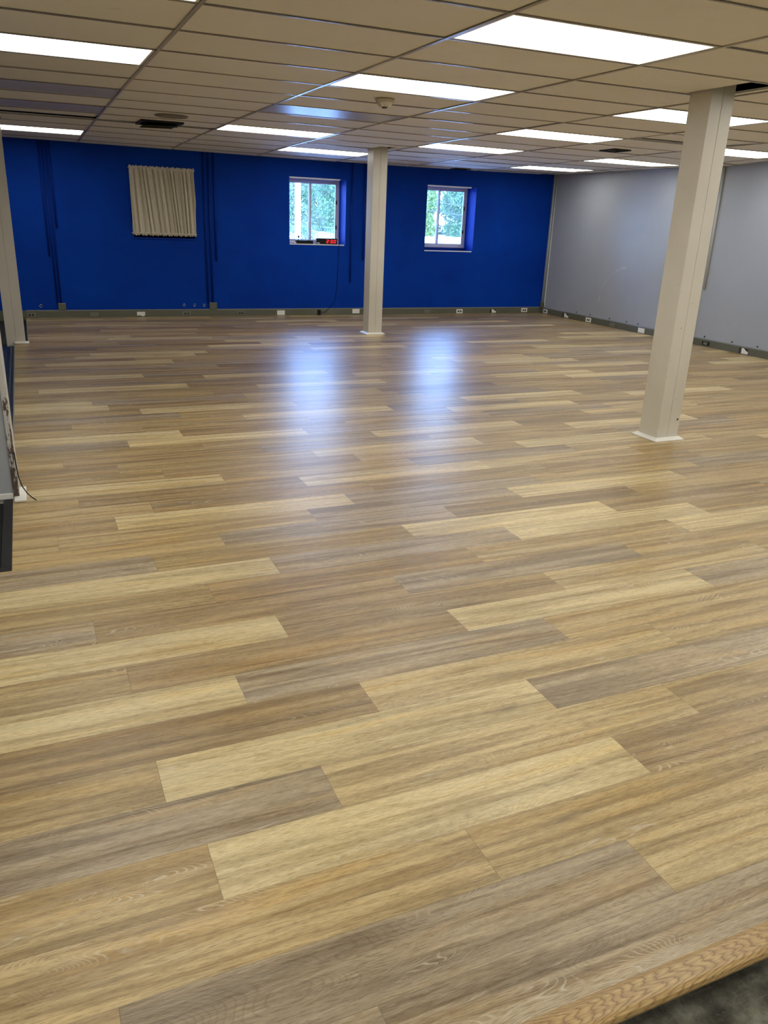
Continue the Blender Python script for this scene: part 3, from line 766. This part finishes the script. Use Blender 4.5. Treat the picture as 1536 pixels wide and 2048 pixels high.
outlet(1.331, 'b', 'gd', 'grey double outlet on the back baseboard below the three wall rings', w=.125)
outlet(2.16, 'b', 'gd', 'grey double outlet on the back baseboard right of the olive box')
outlet(2.795, 'b', 'w', 'white blank plate on the back baseboard left of the black plug', w=.125, h=.072)
outlet(3.40, 'b', 'plug', 'grey outlet holding a black plug below the left bright window', w=.10)
outlet(4.062, 'b', 'w', 'white blank plate on the back baseboard just left of the middle column', w=.125, h=.070, z=.055)
outlet(5.365, 'b', 'g', 'grey blank plate on the back baseboard below the right bright window', w=.13)
outlet(5.984, 'b', 'wd', 'white double outlet on the back baseboard right of the right bright window', w=.122, h=.068)
outlet(6.655, 'b', 'wb', 'broken white plate on the back baseboard near the room corner')
outlet(7.30, 'b', 'wd', 'white double outlet on the back baseboard nearest the room corner', w=.125, h=.07, z=.05)
outlet(8.12, 'r', 'wd', 'white double outlet on the right baseboard below the corner box', w=.13, h=.072, z=.045)
outlet(7.505, 'r', 'wb', 'broken white plate with a black hole on the right baseboard', w=.15, h=.07, z=.045)
outlet(6.87, 'r', 'wd', 'white double outlet on the right baseboard, past the broken plate', w=.14, h=.07, z=.045)
outlet(6.255, 'r', 'g', 'dark grey plate on the right baseboard below the bolt holes', w=.12)
outlet(5.575, 'r', 'w', 'white blank plate on the right baseboard left of the near column', w=.14, h=.07, z=.045)
outlet(4.265, 'r', 'gw', 'black rimmed grey outlet on the right baseboard right of the near column', w=.13, h=.05, z=.045)
outlet(3.60, 'r', 'wb', 'broken white plate on the right baseboard at the right picture edge', w=.14, h=.07, z=.045)

# cord from the window sill to the plug
pts = [(3.755, YW+.02, 1.085), (3.755, YW-.006, 1.07), (3.750, YW-.005, .8), (3.735, YW-.005, .45), (3.715, YW-.005, .25), (3.66, YW-.006, .16), (3.60, YW-.030, .11), (3.53, YW-.045, .045), (3.47, YW-.055, .045), (3.444, YW-.065, .05)]
tag(MB().tube(pts, .0035, 6).build('power_cord', M['cordp'], smooth=True), 'thin dark cord hanging from the window sill to the black plug', 'cord')

# ------------------------------------------------------------------ things on the sill
sz = WIN[1][2]+.006
t = thing('digital_clock', (3.58, YW+.05, sz), 'black digital clock showing red 2:00 on the left window sill', 'clock')
MB().box(3.395, YW+.03, sz, 3.745, YW+.075, sz+.088).build('case', M['black'], t, bevel=.004)
dg = MB()
def seg(x, z, w, h, which, m):
    th = .0095; sk = .12
    S_ = {'a': (0, h-th, w, h), 'g': (0, h/2-th/2, w, h/2+th/2), 'd': (0, 0, w, th), 'f': (0, h/2, th, h), 'b': (w-th, h/2, w, h), 'e': (0, 0, th, h/2), 'c': (w-th, 0, w, h/2)}
    for q in which:
        a_, b_, c_, d_ = S_[q]; g_ = .0012
        a_ += g_; b_ += g_; c_ -= g_; d_ -= g_
        n = len(m.v)
        for yy in (YW+.030, YW+.0285):
            for u, v_ in ((a_, b_), (c_, b_), (c_, d_), (a_, d_)): m.v.append((x+u+sk*v_, yy, z+v_))
        m.f += [(n, n+1, n+2, n+3), (n+7, n+6, n+5, n+4)]+[(n+k, n+(k+1) % 4, n+4+(k+1) % 4, n+4+k) for k in range(4)]
seg(3.560, sz+.018, .034, .052, 'abged', dg)
for zz in (.030, .052): dg.box(3.611, YW+.0285, sz+zz, 3.619, YW+.030, sz+zz+.008)
seg(3.630, sz+.018, .036, .052, 'abcdef', dg); seg(3.680, sz+.018, .036, .052, 'abcdef', dg)
dg.build('clock_digits', M['red'], t)
t = thing('black_device', (3.22, YW+.05, sz), 'long black box with a small stalk on the left window sill', 'device')
MB().box(3.07, YW+.03, sz, 3.345, YW+.10, sz+.052).build('body', M['black'], t, bevel=.006)
MB().tube([(3.115, YW+.06, sz+.05), (3.115, YW+.06, sz+.095)], .006, 8).lathe([(.010, .085), (.017, .10), (.015, .118)], (3.115, YW+.06, sz), 12).build('stalk', M['black'], t)
pts = [(2.965+.11*q/14, YW+.035+.012*math.sin(q*1.1), sz+.012+.014*abs(math.sin(q*.8))*(1-q/16)) for q in range(15)]
tag(MB().tube(pts, .009, 8).build('white_cable', M['plate'], smooth=True), 'crumpled white cable at the left end of the left window sill', 'cable')
pts = [(3.395+.05*q/8, YW+.015, sz+.010+.010*abs(math.sin(q*.9))) for q in range(9)]
tag(MB().tube(pts, .006, 8).build('white_tag', M['plate'], smooth=True), 'small crumpled white scrap lying before the digital clock', 'scrap')

# ------------------------------------------------------------------ outside
GZ = .80
struct(MB().box(-20, YW+.4, GZ-.3, 80, 120, GZ).build('ground_outside', M['asphalt']))
def tree(x, y, h, r, mat, label, n, base=.3, ls=.16, trunk=True, sq=.55):
    t = thing('tree' if trunk else 'bush', (x, y, GZ), label, 'tree' if trunk else 'bush', 'greenery outside the windows')
    R_ = random.Random(int(x*31+y*7))
    if trunk:
        MB().tube([(x, y, GZ), (x+.05*r, y, GZ+h*.3), (x-.03*r, y, GZ+h*.6), (x, y, GZ+h*.85)], [.16*r*.6, .12*r*.6, .08*r*.6, .03*r*.6], 8).build('trunk', M['bark'], t)
    m = MB(); cl_ = [(R_.uniform(-.75, .75), R_.uniform(-.75, .75), R_.random()) for _ in range(30)]
    for k in range(n):
        c = R_.choice(cl_); d = Vector((R_.gauss(0, 1), R_.gauss(0, 1), R_.gauss(0, 1))); d.normalize(); rad = (R_.random()**.4)*r*.40
        p = Vector((x+c[0]*r*.8, y+c[1]*r*.8, GZ+h*(base+(1-base)*.92*c[2])))+d*rad
        p.z = max(GZ+.04, min(p.z, GZ+h))
        a = Vector((R_.gauss(0, 1), R_.gauss(0, 1), R_.gauss(0, 1))).normalized(); b = a.cross(Vector((R_.random(), .3, R_.random()))).normalized()
        s = ls*R_.uniform(.6, 1.3); m.quad(tuple(p-a*s), tuple(p+b*s*.55), tuple(p+a*s), tuple(p-b*s*.55))
    m.build('foliage', mat, t, fix=False)
    return t
kinds = ['leafa', 'leafc', 'leafa', 'leafb', 'leafc', 'leafa', 'leafc', 'leafa']
X_ = 9.
spots = [(10.3, 33, 4.4, 1.25, 'leafc', 'cool green tree at the left side of the left bright window'), (12.9, 33, 4.6, 1.25, 'leafa', 'deep green tree at the right side of the left bright window'),
         (11.6, 37, 5.0, 1.3, 'leafa', 'deep green tree farther back in the middle of the left bright window'), (14.3, 37, 5.0, 1.3, 'leafc', 'cool green tree farther back at the right of the left bright window'),
         (17.3, 33, 4.2, 1.2, 'leafb', 'yellow green tree at the left edge of the right bright window'), (19.9, 33.5, 4.4, 1.25, 'leafa', 'deep green tree in the right pane of the right bright window'),
         (15.0, 42, 5.2, 1.5, 'leafc', 'tree farthest back, filling the gap in the left bright window'), (18.9, 37.5, 5.0, 1.3, 'leafc', 'pale cool green tree farther back in the middle of the right bright window'), (21.8, 38, 5.0, 1.4, 'leafc', 'cool green tree farther back at the right edge of the right bright window')]
for x, y, h, r, mt_, lab in spots: tree(x, y, h, r, M[mt_], lab, 20000, .0, .058)
tree(6.75, 19.6, .42, .7, M['leafc'], 'low leafy bush at the bottom of the left bright window', 4000, .0, .022, False)
tree(8.25, 19.8, .40, .7, M['leafc'], 'low leafy bush at the bottom right of the left bright window', 4000, .0, .022, False)
# white post and wires
def post(x, lab):
    return tag(MB().box(x-.06, 17.04, GZ-.01, x+.06, 17.16, 4.6).build('white_post', M['pole'], origin=(x, 17.1, GZ)), lab, 'post')
post(5.86, 'tall white post standing outside the left bright window'); post(8.5, 'white post outside between the two bright windows, hidden by the wall'); post(19.0, 'white post outside at the far end of the overhead wires, out of view')
for z0, z1, lab in ((2.02, 1.70, 'upper overhead wire crossing the right bright window'), (1.86, 1.02, 'lower overhead wire crossing the right bright window')):
    pts = [(8.57+10.36*q/8, 17.1, z0+(z1-z0)*q/8-.015*math.sin(math.pi*q/8)) for q in range(9)]
    tag(MB().tube(pts, .008, 6).build('overhead_wire', M['wire'], smooth=True), lab, 'wire', 'overhead wires')
